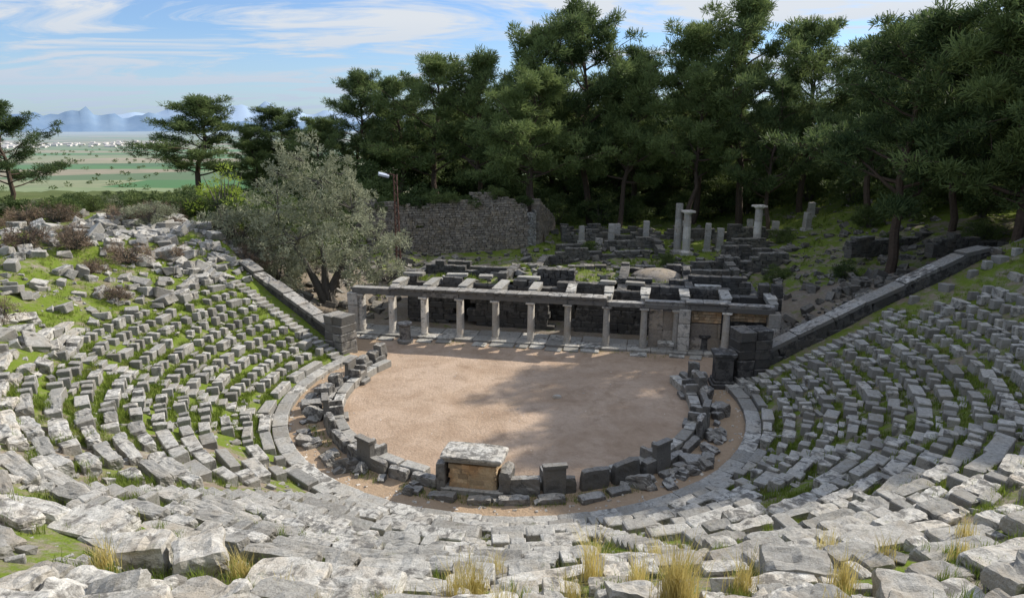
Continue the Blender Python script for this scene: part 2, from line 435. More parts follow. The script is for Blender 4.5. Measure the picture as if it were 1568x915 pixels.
mb.obj('dark_rubble', [M_ruin])

# ------------------------------------------------------------ prohedria
def prohedria():
    par = empty('seats_of_honour')
    mb = MB(); a = rad(-113)
    while a < rad(113):
        L = rng.uniform(.8, 1.4); da = L/8.4; am = a+da/2; a += da+.02
        deg = math.degrees(am)
        if abs(deg) < 9: continue
        h = .5+.12*math.sin(deg*.1)+(.22 if 24 < deg < 75 else 0)+rng.normal(0,.07)
        if rng.random() < .15: h *= .5
        x, y = POL(8.5, am)
        box(mb, (x, y, h/2-.05), (L, .30, h+.1), am-TH+rng.normal(0,.02), (rng.normal(0,.04),rng.normal(0,.02)), .07, k='B')
    mb.obj('back_slabs', [M_darktop], par)
    mb = MB(); a = rad(-112)
    while a < rad(112):
        L = rng.uniform(.9, 1.5); da = L/8; am = a+da/2; a += da+.01
        if abs(math.degrees(am)) < 9 or rng.random() < .07: continue
        x, y = POL(8.05, am)
        box(mb, (x, y, .17), (L, .46, .42+rng.normal(0,.02)), am-TH, (0,0), .03)
    mb.obj('bench_slabs', [M_seat], par)
    for d in (-94, -62, -30, 20, 50, 80, 103):
        mb = MB(); am = rad(d); rz = am-TH
        def pt(dr, dt, z):
            x, y = POL(8.3+dr, am+dt/8.3); return (x, y, z)
        box(mb, pt(.22,0,.5), (.78,.24,1.1), rz, (-.06,0), .04)
        box(mb, pt(-.2,0,.26), (.56,.58,.56), rz, (0,0), .03)
        for sg in (-1,1):
            box(mb, pt(-.18,sg*.33,.38), (.14,.6,.74), rz, (0,0), .04)
            box(mb, pt(-.42,sg*.33,.12), (.18,.2,.26), rz, (0,0), .04)
        box(mb, pt(.24,0,1.06), (.86,.3,.12), rz, (-.06,0), .04)
        box(mb, pt(-.55,0,.08), (.7,.3,.18), rz, (0,0), .04)
        mb.obj('throne', [M_darktop], par)
    mb = MB()
    for d, h, w in ((-112.5,1.15,.55),(-109,.9,.6),(-104,.8,.7),(112,1.3,.5),(108,1.0,.6),(100,.7,.6),(-86,.9,.6),(-78,.75,.6)):
        x, y = POL(8.75, rad(d))
        box(mb, (x, y, h/2-.05), (w,.55,h), rad(d)-TH+rng.normal(0,.3), (rng.normal(0,.06),rng.normal(0,.06)), .12, k='B')
    mb.obj('end_blocks', [M_darktop], par)
prohedria()
mb = MB()
scatter(mb, 28, sp(8.95, 9.6, -84, -30), .3, .85, k='B', sink=.05)
scatter(mb, 26, sp(8.95, 9.6, 38, 96), .3, .85, k='B', sink=.05)
scatter(mb, 12, sp(8.8, 9.3, -30, 38), .25, .6, k='B')
a = rad(-14)
while a < rad(52):
    L = rng.uniform(.5,1.2); am = a+L/18; a += L/9+rng.uniform(.01,.05); x, y = POL(9.05+rng.normal(0,.06), am)
    box(mb, (x, y, .06), (L,.42,rng.uniform(.2,.36)), am-TH+rng.normal(0,.08), (rng.normal(0,.05),rng.normal(0,.05)), .08, k='B')
mb.obj('fallen_blocks', [M_darktop])
mb = MB()
box(mb, (2.1,29.6,.07), (.34,.25,.16), .3, (0,.1), .15, k='B')
scatter(mb, 260, sp(0, 8, -180, 180), .02, .07); scatter(mb, 600, sp(8.9, 10.2, -110, 110), .03, .12)
mb.obj('orchestra_pebbles', [M_col])
par = empty('stone_altar'); am = rad(1)
def ap_(dr, dt, z):
    x, y = POL(8.15+dr, am+dt/8.15); return (x, y, z)
mb = MB()
for c in range(5):
    x0 = -.85+(.13 if c % 2 else 0)
    while x0 < .8:
        L = min(rng.uniform(.25,.6), .86-x0)
        if L > .08: box(mb, ap_(0, x0+L/2, .28+c*.175), (L-.006,.86,.17), -TH, (0,0), .07)
        x0 += L
box(mb, ap_(0,0,.6), (1.6,.82,.9), -TH, jit=.0)
mb.obj('masonry_core', [M_ochre], par)
mb = MB()
box(mb, ap_(0,0,1.22), (2.0,1.06,.12), -TH, jit=.02); box(mb, ap_(0,0,1.34), (2.2,1.24,.15), -TH, (0,.01), .03, k='B')
box(mb, ap_(0,0,.08), (2.2,1.15,.24), -TH, jit=.02)
mb.obj('moulded_slabs', [M_seat], par)
mb = MB()
box(mb, ap_(.1,-1.12,.5), (.34,.95,1.15), -TH, jit=.06, k='B'); box(mb, ap_(.1,1.12,.42), (.42,.9,1.0), -TH, (0,.05), .07, k='B')
mb.obj('flanking_orthostats', [M_darktop], par)

# ------------------------------------------------------------ retaining walls
def retaining(side, rend, name):
    par = empty(name); am = side*rad(112.5); mb = MB(); mc = MB()
    rz = am-TH+math.pi/2
    if side > 0: line = lambda r: min(1.75+.415*(r-13.0), 6.05)
    else: line = lambda r: 1.35+.36*(r-12.2)
    c = 0
    while True:
        zb = c*.40-.3
        r = 12.3; any_ = False
        while r < rend:
            L = rng.uniform(.6, 1.2)
            if line(r+L/2) > zb+.40:
                x, y = POL(r+L/2, am)
                if hz(*POL(r+L/2, am-side*.05)) < zb+1.8:
                    box(mb, (x, y, zb+.20), (L-.015, .72+rng.normal(0,.02), .39), rz, (0,0), .03)
                any_ = True
            r += L
        c += 1
        if not any_ or c > 24: break
    r = 12.3
    while r < rend:
        L = rng.uniform(.7,1.3); x, y = POL(r+L/2, am)
        box(mb, (x, y, line(r+L/2)-.22), (L, .74, .5), rz, (0, math.atan(.38)), .03); r += L
    mb.obj('courses', [M_dark], par)
    r = 12.2
    while r < rend:
        L = rng.uniform(1.3, 2.1) if side > 0 else rng.uniform(.9, 1.7)
        x, y = POL(r+L/2, am); step = rng.normal(0,.02) if side > 0 else rng.uniform(-.08,.10)
        sl = math.atan((line(r+L)-line(r))/L)
        box(mc, (x, y, line(r+L/2)+.1+step), (L/math.cos(sl)-.02, .80, .22), rz+rng.normal(0,.01), (0, sl+rng.normal(0,.012)), .03)
        r += L
    mc.obj('coping', [M_darktop], par)
    mp = MB(); z = -.15
    H = 2.6 if side > 0 else 1.85
    while z < H:
        h = rng.uniform(.38,.55); w = 1.7 if side > 0 else 1.3
        for k_ in (-1, 1):
            xx, yy = POL(11.7+k_*w*.26, am)
            box(mp, (xx, yy, z+h/2), (w*.52-.01, 1.15+rng.normal(0,.06), h-.01), rz+rng.normal(0,.02), (0,0), .06)
        z += h
    mp.obj('end_pier', [M_dark if side > 0 else M_darktop], par)
retaining(-1, 19.4, 'retaining_wall'); retaining(1, 27.5, 'retaining_wall')

def wall(mb, x0, y0, x1, y1, zb, hfun, th=.5, ch=.3, bl=(.4,.9), jit=.06, skip=None, m=0, mfun=None):
    Lt = math.hypot(x1-x0, y1-y0); rz = math.atan2(y1-y0, x1-x0); c = 0
    hm = max(hfun(s) for s in np.linspace(0, Lt, 30))
    while c*ch < hm:
        s = -rng.uniform(0,.3); h = ch
        while s < Lt:
            L = rng.uniform(*bl); e = min(s+L, Lt); s0 = max(s, 0); mid = (s0+e)/2
            if e-s0 > .06 and c*ch+ch*.6 < hfun(mid) and not (skip and skip(mid, c*ch)):
                box(mb, (x0+(x1-x0)*mid/Lt, y0+(y1-y0)*mid/Lt, zb+c*ch+ch/2), (e-s0-.012, th*rng.uniform(.92,1.05), ch-.012), rz+rng.normal(0,.01), (0,0), jit, mfun(mid, c*ch) if mfun else m)
            s += L
        c += 1
# ------------------------------------------------------------ stage building
par = empty('ancient_stage_building')
PS = [-11.7,-9.3,-7.27,-5.06,-2.9,-.8,1.34,3.55,5.63,7.82,10.05,12.5]
Q0 = 8.35
def disc(mb, x, y, z0, z1, r0, r1, n=16, m=0): tube(mb, [(x,y,z0),(x,y,z1)], [r0,r1], n, m, True)
mcol = MB(); mg = MB()
for i, p in enumerate(PS):
    if i in (0, 9, 11):
        x, y = W(p, Q0+.05)
        for c in range(3): box(mg, (x, y, .15+.8*c+.4), (.62,.7,.79), -TH, (0,0), .02)
        x2, y2 = W(p+(.42 if i == 0 else -.42), Q0); mm = mg
        if i == 11: continue
    else: x2, y2 = W(p, Q0); mm = mcol if i in (1,2,3,4,10,5) else mg
    disc(mm, x2, y2, .12, .24, .27, .25); disc(mm, x2, y2, .24, 2.3, .205, .175); disc(mm, x2, y2, 2.3, 2.38, .18, .25)
    box(mm, (x2, y2, 2.43), (.52,.52,.1), -TH, jit=.01)
    xb, yb = W(p+(.42 if i == 0 else (-.42 if i in(9,) else 0)), Q0+.27); box(mm, (xb, yb, 1.3), (.30,.36,2.34), -TH, jit=.02)
mcol.obj('half_columns', [M_col], par); mg.obj('grey_piers', [M_colgrey], par)
me_ = MB()
for i in range(len(PS)-1):
    a, b = PS[i], PS[i+1]; x, y = W((a+b)/2, Q0+.08)
    box(me_, (x, y, 2.62), (b-a-.015, .58, .27), -TH, (0,rng.normal(0,.004)), jit=.03)
    if i not in (7, ): box(me_, (x, y, 2.83), (b-a-.015, .56, .15), -TH, jit=.03)
    for f in (.0,.25,.5,.75):
        xt, yt = W(a+(b-a)*f, Q0-.215)
        if i < 7: box(me_, (xt, yt, 2.83), (.2,.06,.14), -TH, jit=.01)
    if i not in (0,7,8,10):
        s = 0
        while s < b-a-.1:
            L = min(rng.uniform(.6,1.1), b-a-s); xx, yy = W(a+s+L/2, Q0+.03)
            box(me_, (xx, yy, 2.96), (L-.02,.8,.10), -TH, (0,0), .04); s += L
me_.obj('entablature', [M_darktop], par)
mbm = MB()
for i, p in enumerate(PS[1:]):
    x, y = W(p, 10.05); box(mbm, (x, y, 2.78+rng.normal(0,.02)), (.46,2.75,.34), -TH+rng.normal(0,.01), (rng.normal(0,.01),0), .03)
    box(mbm, (x, y, 3.0), (.56,rng.uniform(1.4,2.5),.12), -TH+rng.normal(0,.03), (0,0), .05)
for p in (-8.9,-6.1,-4.2,-1.5,3.4,5.0,9.2):
    x, y = W(p, 11.6+rng.normal(0,.2)); box(mbm, (x,y,3.15), (rng.uniform(.7,1.6),.55,.18), -TH+rng.normal(0,.08), (0,0), .08)
mbm.obj('ceiling_beams', [M_seat], par)
mst = MB(); s = -12.2
while s < 13:
    L = rng.uniform(.8,1.5); x, y = W(s+L/2, 8.3); box(mst, (x, y, .06), (L-.02, 1.0, .2), -TH, (0,0), .02)
    if rng.random() < .75:
        x, y = W(s+L/2, 7.45+rng.normal(0,.08)); box(mst, (x, y, .0), (L*rng.uniform(.6,.95), rng.uniform(.4,.7), .16), -TH+rng.normal(0,.06), (0,0), .06)
    x, y = W(s+L/2, 9.4+rng.normal(0,.05)); box(mst, (x, y, .02), (L-.05, 1.0, .2), -TH, (0,0), .03)
    s += L
mst.obj('stylobate', [M_seat], par)
msk = MB()
def ww(p0, q0, p1, q1, hf, **k):
    x0, y0 = W(p0, q0); x1, y1 = W(p1, q1); wall(msk, x0, y0, x1, y1, -.1, hf, **k)
def door(s, z): return z < 2.1 and (abs(s-3.6) < .65 or abs(s-9.9) < .6 or abs(s-16.5) < .6)
def nz1(s, f, b): return float(vn(np.array(s*f), np.array(float(b)), 2))
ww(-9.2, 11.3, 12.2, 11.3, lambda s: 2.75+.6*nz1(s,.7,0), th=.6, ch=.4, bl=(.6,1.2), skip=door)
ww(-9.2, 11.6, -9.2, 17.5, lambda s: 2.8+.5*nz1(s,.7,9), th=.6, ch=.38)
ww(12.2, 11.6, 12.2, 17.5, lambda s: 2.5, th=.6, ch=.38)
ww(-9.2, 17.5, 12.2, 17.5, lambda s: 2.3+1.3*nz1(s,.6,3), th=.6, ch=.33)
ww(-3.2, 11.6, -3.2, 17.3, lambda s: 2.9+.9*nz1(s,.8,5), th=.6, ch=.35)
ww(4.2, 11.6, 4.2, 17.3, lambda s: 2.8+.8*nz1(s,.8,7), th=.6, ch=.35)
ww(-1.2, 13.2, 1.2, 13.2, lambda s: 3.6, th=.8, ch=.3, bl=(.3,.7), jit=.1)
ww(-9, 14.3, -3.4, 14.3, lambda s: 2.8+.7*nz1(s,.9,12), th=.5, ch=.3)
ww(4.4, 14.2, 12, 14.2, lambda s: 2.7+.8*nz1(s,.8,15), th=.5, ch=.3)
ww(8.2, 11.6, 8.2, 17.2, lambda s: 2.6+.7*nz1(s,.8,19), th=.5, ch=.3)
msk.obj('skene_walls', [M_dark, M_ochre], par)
mpn = MB()
x0, y0 = W(5.9, 8.65); x1, y1 = W(7.5, 8.65); wall(mpn, x0,y0,x1,y1,.1,lambda s:2.3,th=.3,ch=1.1,bl=(.7,1.0),jit=.02,m=0)
x0, y0 = W(8.2, 8.65); x1, y1 = W(9.8, 8.65); wall(mpn, x0,y0,x1,y1,.1,lambda s:1.7,th=.3,ch=.8,bl=(1.0,1.7),jit=.02,m=0)
wall(mpn, x0,y0,x1,y1,1.74,lambda s:.68,th=.32,ch=.16,bl=(.25,.45),jit=.03,m=1)
x0, y0 = W(10.3, 8.75); x1, y1 = W(12.2, 8.75); wall(mpn, x0,y0,x1,y1,1.9,lambda s:.55,th=.32,ch=.16,bl=(.25,.45),jit=.03,m=1)
wall(mpn, x0,y0,x1,y1,.1,lambda s:.9,th=.35,ch=.4,bl=(.4,.8),jit=.03,m=0)
mpn.obj('infill_panels', [M_wallst, M_ochre], par)
FILL = [(-9,-3.4,11.6,14.1,2.55),(-9,-3.4,14.5,17.3,2.2),(-3,-1.2,11.6,17.3,2.75),(-1.2,4,13.5,17.3,2.6),(4.4,8,14.4,17.3,2.4),(8.4,12,11.6,14,1.8),(8.4,12,14.4,17.3,2.2)]
def grid_patch(mb, p0, p1, q0, q1, z, amp, m=0):
    n = 26; P, Qq = np.meshgrid(np.linspace(p0,p1,n), np.linspace(q0,q1,n), indexing='ij')
    X = CX+P*ct+Qq*st; Y = CY-P*st+Qq*ct; Z = z+amp*(vn(X*.9,Y*.9,9)-.5)*2.4+amp*.6*(vn(X*4,Y*4,6)-.5)
    i, j = np.meshgrid(np.arange(n-1), np.arange(n-1), indexing='ij')
    mb.add(np.stack([X,Y,Z],-1).reshape(-1,3), np.stack([i*n+j,(i+1)*n+j,(i+1)*n+j+1,i*n+j+1],-1).reshape(-1,4), None, m)
def turf_mat(name, base):
    m, nt, b, o = newmat(name); k = N(nt); co = k.pos(); n = k.noise(co, 1.6, 5, .7)
    c = k.mix(k.mr(n, .42, .52), k.mix(k.noise(co, 6, 5), (.14,.12,.09), (.32,.28,.22)), k.mix(k.noise(co, 25, 3), (.08,.12,.02), base)); nt.links.new(c, b.inputs['Base Color'])
    nt.links.new(k.bump(k.noise(co, 12, 6), .8, .1), b.inputs['Normal']); return m
M_turf = turf_mat('turf', (.28,.34,.06))
mf = MB(); mr_ = MB()
for (a,b,c,d,z) in FILL:
    grid_patch(mf, a,b,c,d,z,.2)
    for _ in range(int((b-a)*(d-c)*1.6)):
        x, y = W(rng.uniform(a,b), rng.uniform(c,d)); s = .1+.5*rng.random()**2
        box(mr_, (x,y,z+s*.15+.05), (s*1.2,s*.8,s*.6), rng.uniform(0,6), (rng.normal(0,.2),rng.normal(0,.2)), .2)
mf.obj('earth_fill', [M_turf], par, True); mr_.obj('wall_debris', [M_darktop], par)
mb = MB()
for p, q, h in ((12.9,10.6,3.7),(12.3,11.3,3.6)):
    x, y = W(p, q)
    for c in range(5): box(mb, (x,y,-.1+h/5*(c+.5)), (.6,.6,h/5-.01), -TH+rng.normal(0,.03), (0,0), .05)
mb.obj('corner_pillars', [M_dark], par)

def pedestal(name, x, y, w, h, rz, round_=False, mat=None):
    mb = MB(); z = hz(x, y)
    if round_:
        disc(mb,x,y,z-.1,z+.16,w*.62,w*.60,20); disc(mb,x,y,z+.16,z+.24,w*.56,w*.46,20); disc(mb,x,y,z+.24,z+h-.2,w*.44,w*.42,20)
        disc(mb,x,y,z+h-.2,z+h-.1,w*.46,w*.56,20); disc(mb,x,y,z+h-.1,z+h,w*.58,w*.56,20)
    else:
        box(mb,(x,y,z+.08),(w*1.35,w*1.35,.26),rz,jit=.02); box(mb,(x,y,z+.28),(w*1.15,w*1.15,.16),rz,jit=.02)
        box(mb,(x,y,z+.3+(h-.6)/2),(w,w,h-.5),rz,jit=.02); box(mb,(x,y,z+h-.2),(w*1.14,w*1.14,.12),rz,jit=.02); box(mb,(x,y,z+h-.07),(w*1.28,w*1.28,.15),rz,jit=.03)
    mb.obj(name, [mat or M_dark])
pedestal('statue_pedestal', 10.25, 31.2, .85, 1.75, -TH+.1)
pedestal('round_altar', 10.75, 36.3, .75, 1.05, 0, True)
pedestal('round_altar', -6.25, 38.0, .75, 1.2, 0, True, M_darktop)
pedestal('statue_pedestal', 8.6, 36.3, .7, .6, -TH, False, M_seat)

# ------------------------------------------------------------ ruins behind
mb = MB()
hole = lambda s, z: (abs(s-6.2) < .25 and 2.9 < z < 3.3)
wall(mb, -14.5,60.4, 2.2,64.0, .2, lambda s: 4.9+.9*nz1(s,.5,1)+(.8 if 11 < s < 13 else 0)-(.9 if s > 16.2 else 0), th=.9, ch=.22, bl=(.2,.6), jit=.10, skip=hole, mfun=lambda s,z: 1 if s > 16.2 else 0)
wall(mb, 2.2,64.3, 4.2,72, .4, lambda s: 5.2-.35*s, th=.8, ch=.26, bl=(.25,.7), jit=.1)
mb.obj('masonry_ruin_wall', [M_wallst, M_seat])
for nm, seg in enumerate([(4.8,66,22,66.5,1.0,1.0,1.4),(17.5,55.5,28,57,.9,1.3,.9),(3,57.5,12,58.5,.6,1.0,.9),(27,57,30,68,2,1.0,.9),(5,70.5,13,70.8,1.2,.8,1.2),(-9.5,50.5,2,51.5,.2,1.5,.8),
                   (2,51.5,3,58,.3,1.4,.8),(12,52.5,22,53.5,.7,1.1,1.0),(-12.8,48,-12.4,60,.2,1.2,1.5),(20,62.5,34,64,2.0,.9,1.0),(13,58,13.6,66,1,1.0,.8),(27,43.5,40,47,4.3,.8,.9),(24,48,38,53,3.4,.7,.8),
                   (5,49.5,16,49,.5,1.2,1.2),(16.5,49,17.5,56,.8,1.2,1),(4,61.5,14,62,.9,.8,1),(18.5,59,30,60.5,1.5,.8,1)]):
    mb = MB(); x0,y0,x1,y1,zb,h,am_ = seg
    wall(mb, x0,y0,x1,y1,zb-.3,(lambda s, n_=nm, h_=h, a_=am_: h_+a_*nz1(s,.6,n_)),th=.65,ch=.3,bl=(.35,.9),jit=.12)
    mb.obj('ruined_wall', [M_ruin])
def column(x, y, h, r, mat, cap=True):
    mb = MB(); z = hz(x, y)-.1
    box(mb,(x,y,z+.15),(r*3,r*3,.35),.1,jit=.03)
    disc(mb,x,y,z+.32,z+.45,r*1.3,r*1.1); n = 3
    for i in range(n):
        z0 = z+.45+(h-.75)*i/n; z1 = z+.45+(h-.75)*(i+1)/n-.012
        disc(mb,x+rng.normal(0,.01),y,z0,z1,r*(1-.04*i),r*(1-.04*(i+1)))
    if cap:
        disc(mb,x,y,z+h-.3,z+h-.14,r*.9,r*1.35); box(mb,(x,y,z+h-.06),(r*2.9,r*2.9,.16),.15,jit=.04)
    mb.obj('marble_column', [mat])
for x,y,h,r,c in [(21.8,60,4.1,.36,True),(15.0,61,4.9,.36,False),(15.6,60.2,4.0,.36,True)]: column(x,y,h,r,M_colgrey if not c else M_col,c)
for x,y,h in [(9.4,64,2.1),(12.7,64,2.5),(18,62,2.7),(19.1,62,2.2),(6.8,66,1.7),(27,62,1.7),(24.5,63,1.5),(10.4,67,1.6),(16.8,67,1.8),(29,66,1.5),(8,62,1.3),(23.2,66,1.7)]:
    mb = MB(); z = hz(x,y)-.1; rz = rng.uniform(-.3,.3)
    box(mb,(x,y,z+h*.3),(.6,.6,h*.6),rz,jit=.05); box(mb,(x+.02,y,z+h*.8-.01),(.55,.55,h*.4-.02),rz+.05,jit=.07); box(mb,(x,y,z+.1),(.85,.85,.3),rz,jit=.04)
    mb.obj('broken_pillar', [M_colgrey])
mb = MB(); x, y = W(6.3, 16.6)
n=24; u=np.linspace(0,2*math.pi,n,endpoint=False); V=[];Qs=[]
for i_,f in enumerate(np.linspace(0,1,7)):
    V.append(np.stack([x+1.9*f*np.cos(u), y+1.6*f*np.sin(u), np.full(n, 2.2+.85*math.sqrt(max(0,1-f*f)))],1))
for i_ in range(6):
    for j in range(n): Qs.append([i_*n+j,(i_+1)*n+j,(i_+1)*n+(j+1)%n,i_*n+(j+1)%n])
mb.add(np.concatenate(V), Qs); mb.obj('vault_top', [M_wallst], par, True)

# ------------------------------------------------------------ vegetation
def quads(mb, centers, rc, nper, L, Wd, flat, m, up=.3):
    n = len(centers); C = np.repeat(np.array(centers), nper, 0); R = np.repeat(np.array(rc), nper)
    d = rng.normal(size=(n*nper,3)); d /= np.linalg.norm(d, axis=1, keepdims=True)
    rr = R*rng.uniform(.15,1,n*nper)**.5
    pos = C+d*rr[:,None]*np.array([1,1,flat])
    a1 = d*.9+rng.normal(size=d.shape)*.5+np.array([0,0,up]); a1 /= np.linalg.norm(a1, axis=1, keepdims=True)
    a2 = np.cross(a1, rng.normal(size=d.shape)); a2 /= np.linalg.norm(a2, axis=1, keepdims=True)
    l = (L*rng.uniform(.6,1.3,n*nper))[:,None]; w = (Wd*rng.uniform(.6,1.3,n*nper))[:,None]
    V = np.stack([pos-a2*w*.5, pos+a2*w*.5, pos+a1*l+a2*w*.3, pos+a1*l-a2*w*.3], 1).reshape(-1,3)
    mb.add(V, np.arange(n*nper*4).reshape(-1,4), None, m)
def pine(seed, cb=.35, spr=4.6, nl=24, npq=85, lean=.5, rcs=1.0, wq=.075):
    global rng
    keep = rng; rng = np.random.default_rng(seed); H = 18.0; mb = MB()
    zs = np.linspace(-.6, H*.93, 10); xy = np.cumsum(rng.normal(0, .25*lean*2, (10,2)), 0); xy -= xy[0]
    T = np.column_stack([xy, zs]); tube(mb, T, np.linspace(.36,.06,10), 8, 0)
    cen, rc = [], []
    for i in range(nl):
        g = (i+.5)/nl; f = cb+(1-cb)*g; zz = f*H*.93
        b = np.array([np.interp(zz, zs, T[:,0]), np.interp(zz, zs, T[:,1]), zz])
        az = i*2.4+rng.normal(0,.5); L = spr*max(.30,1-((g-.28)/.88)**2)*rng.uniform(.5,1.3); el = rad(rng.uniform(-8,20))+g*.7
        pts = [b]; d = np.array([math.cos(az)*math.cos(el), math.sin(az)*math.cos(el), math.sin(el)])
        for k_ in range(5):
            d = d+rng.normal(0,.16,3)+np.array([0,0,.05]); d /= np.linalg.norm(d); pts.append(pts[-1]+d*L/5)
        r0 = .06+.09*(1-g)*rng.uniform(.7,1.3); tube(mb, pts, np.linspace(r0,.02,6), 5, 0)
        for k_ in (2,3,4,5):
            for s_ in range(2 if k_ < 5 else 1):
                sd = d+rng.normal(0,.75,3); sd[2] = abs(sd[2])*.5; sd /= np.linalg.norm(sd); sl = L*rng.uniform(.16,.36)
                e = pts[k_]+sd*sl; tube(mb, [pts[k_], (pts[k_]+e)/2+rng.normal(0,.05,3), e], [.035,.025,.012], 4, 0)
                cen.append(e); rc.append(rng.uniform(.5,1.0)*rcs)
                if rng.random() < .7: cen.append((pts[k_]*.4+e*.6)+rng.normal(0,.25,3)); rc.append(rng.uniform(.4,.8)*rcs)
    for _ in range(7): cen.append(T[-1]+rng.normal(0,.5,3)+np.array([0,0,.1])); rc.append(.6)
    quads(mb, cen, rc, npq, .42, wq, .55, 1, .5)
    me = mb.mesh('pine_tree', [M_bark, M_pine]); rng = keep; return me
PV = [pine(11,.30,5.6,28,80), pine(12,.24,5.6,30,80), pine(13,.36,5.4,26,80,lean=.8), pine(14,.28,5.0,30,80), pine(15,.08,5.6,34,60,rcs=1.3,wq=.11), pine(16,.04,5.4,34,60,rcs=1.3,wq=.11)]
def put(me, name, x, y, top, rot, sx=1.0, base=18.0, z0=None):
    z = hz(x,y) if z0 is None else z0; s = (top-z)/base
    o = bpy.data.objects.new(name, me); bpy.context.collection.objects.link(o)
    o.location = (x,y,z-.1); o.scale = (s*sx,s*sx,s); o.rotation_euler = (0,0,rot)
trees = [(-18.6,85,18.4,3,1.0),(-13.5,84,17.8,1,1.1),(-8.5,80,19.8,1,1.1),(-3.5,79,19.5,0,1),(1.5,76,22.3,0,.95),(3.0,66,17.0,2,1.15),(9.0,78,24,2,.9),(14.5,84,21,1,1),
  (11.5,73,18.5,0,.95),(20,76,22.5,3,.95),(24.5,73,24,0,.95),(17.5,70,17.5,2,.9),(30.5,72,22.5,1,.95),(25.0,66,16.5,1,.85),(25.4,44.8,18.6,0,1.1),(31,60,19.8,3,1),(36.5,62,21,0,1),(32.5,50,19.6,1,1),
  (36,46.5,21,0,1.1),(31.8,41,20.5,3,1.1),(36.5,41,22,1,1.1),(42,52,22,2,1.1),(46,60,22,3,1.1),(41,70,23,1,1),(52,70,24,0,1),(38,55,19,3,1.1),
  (-33.6,75,15.2,3,1.7),(-29.5,79,12.4,3,1.2),(-25.5,80,14.2,0,1.3),(-21.5,77,13.2,1,1.3),(-40.5,55,14.2,1,1.3),
  (33.5,34,20,0,1.15),(38,28,20,2,1.15),(41,35,21,1,1.2),(37,21,19,3,1.1),(30.2,36.8,19.5,4,.9),(29.8,31.5,19,3,1.1),(31,26,18.5,1,1.1),(45,44,24,4,1.2),(40,48,23,4,1),
  (28.2,28.5,18.5,3,1.0),(28.0,33.6,20,1,1.0),(28.6,39.0,21,3,1.0),(34,38,22,4,1.0),(33,22,18,1,1.1)]
for i,(x,y,t,v,s) in enumerate(trees): put(PV[v],'pine_tree',x,y,t,i*1.7,s)
for i,(x,y,t) in enumerate([(-18,92,12.5),(-15,90,13),(-9,89,13),(34,82,14),(40,80,15),(47,76,15),(54,74,15),(45,68,13),(51,62,13),(48,56,12),(43,62,12),(29,82,13),(22,84,13),(14,88,13),(7,90,13)]): put(PV[4+i%2],'pine_tree',x,y,t,i*1.1,1.5)
k_ = 0
for x in np.arange(-14, 90, 6.5):
    for row in range(2):
        yy = 97+row*11+rng.uniform(-3,3); xx = x+rng.uniform(-2,2)+row*3
        tp = (12 if xx < -10 else (14 if xx < -2 else 15.5))+rng.uniform(-2.5,2.5)
        put(PV[4+(k_ % 2)],'pine_tree',xx,yy,tp,k_*1.3,1.7); k_ += 1
for i in range(110):   # scrub woodland on the slope running down to the plain
    az = rad(rng.uniform(-50,-14)); d = rng.uniform(85, 300); x, y = d*math.sin(az), d*math.cos(az)
    g = hz(x,y); top = min(g+rng.uniform(4,8), 12-.085*d)
    if az > rad(-20): top = g+rng.uniform(5,8)
    if top-g < 1.8: continue
    put(PV[4+i%2],'pine_tree',x,y,top,i*1.3,2.4)
def shrub(seed, mat, H, Rr, n, npq, L, Wd, twig=M_obark, flat=.8, stems=9):
    global rng
    keep = rng; rng = np.random.default_rng(seed); mb = MB(); cen=[]; rc=[]
    for i in range(stems):
        az = i*2.4; e = np.array([math.cos(az)*Rr*rng.uniform(.2,.8), math.sin(az)*Rr*rng.uniform(.2,.8), H*rng.uniform(.5,.95)])
        m_ = e*.5+rng.normal(0,.1*Rr,3); tube(mb, [(0,0,-.2), m_, e], [.03*H**.7,.02*H**.7,.006], 4, 0)
        for _ in range(3):
            e2 = m_+rng.normal(0,.4*Rr,3); e2[2] = abs(e2[2]); tube(mb, [m_, (m_+e2)/2+rng.normal(0,.05,3), e2], [.015,.012,.005], 3, 0)
    for i in range(n):
        d = rng.normal(size=3); d /= np.linalg.norm(d); k2 = rng.uniform(.3,1)**.5
        lump = 1+.25*math.sin(d[0]*4+seed)+.2*math.sin(d[1]*5+d[2]*3)
        cen.append([d[0]*Rr*k2*lump, d[1]*Rr*k2*lump, H*.48+d[2]*H*.46*k2*lump]); rc.append(Rr*rng.uniform(.14,.28))
    quads(mb, cen, rc, npq, L, Wd, flat, 1, .3); me = mb.mesh('shrub',[twig, mat]); rng = keep; return me
SB = [shrub(31,M_bush,3,1.9,70,60,.22,.07), shrub(32,M_bush,3,1.7,60,60,.22,.07)]
SBr = [shrub(33,M_brown,1.6,1.2,40,40,.22,.025,stems=24), shrub(34,M_brown,1.6,1.3,40,36,.22,.025,stems=24)]
SL = shrub(35,M_lime,5,2.0,40,60,.16,.06,stems=22); SO = shrub(36,M_olive,3,1.8,70,60,.16,.05)
def putS(me, name, x, y, h, base, i, sx=1): put(me,name,x,y,hz(x,y)+h,i*1.9,sx,base)
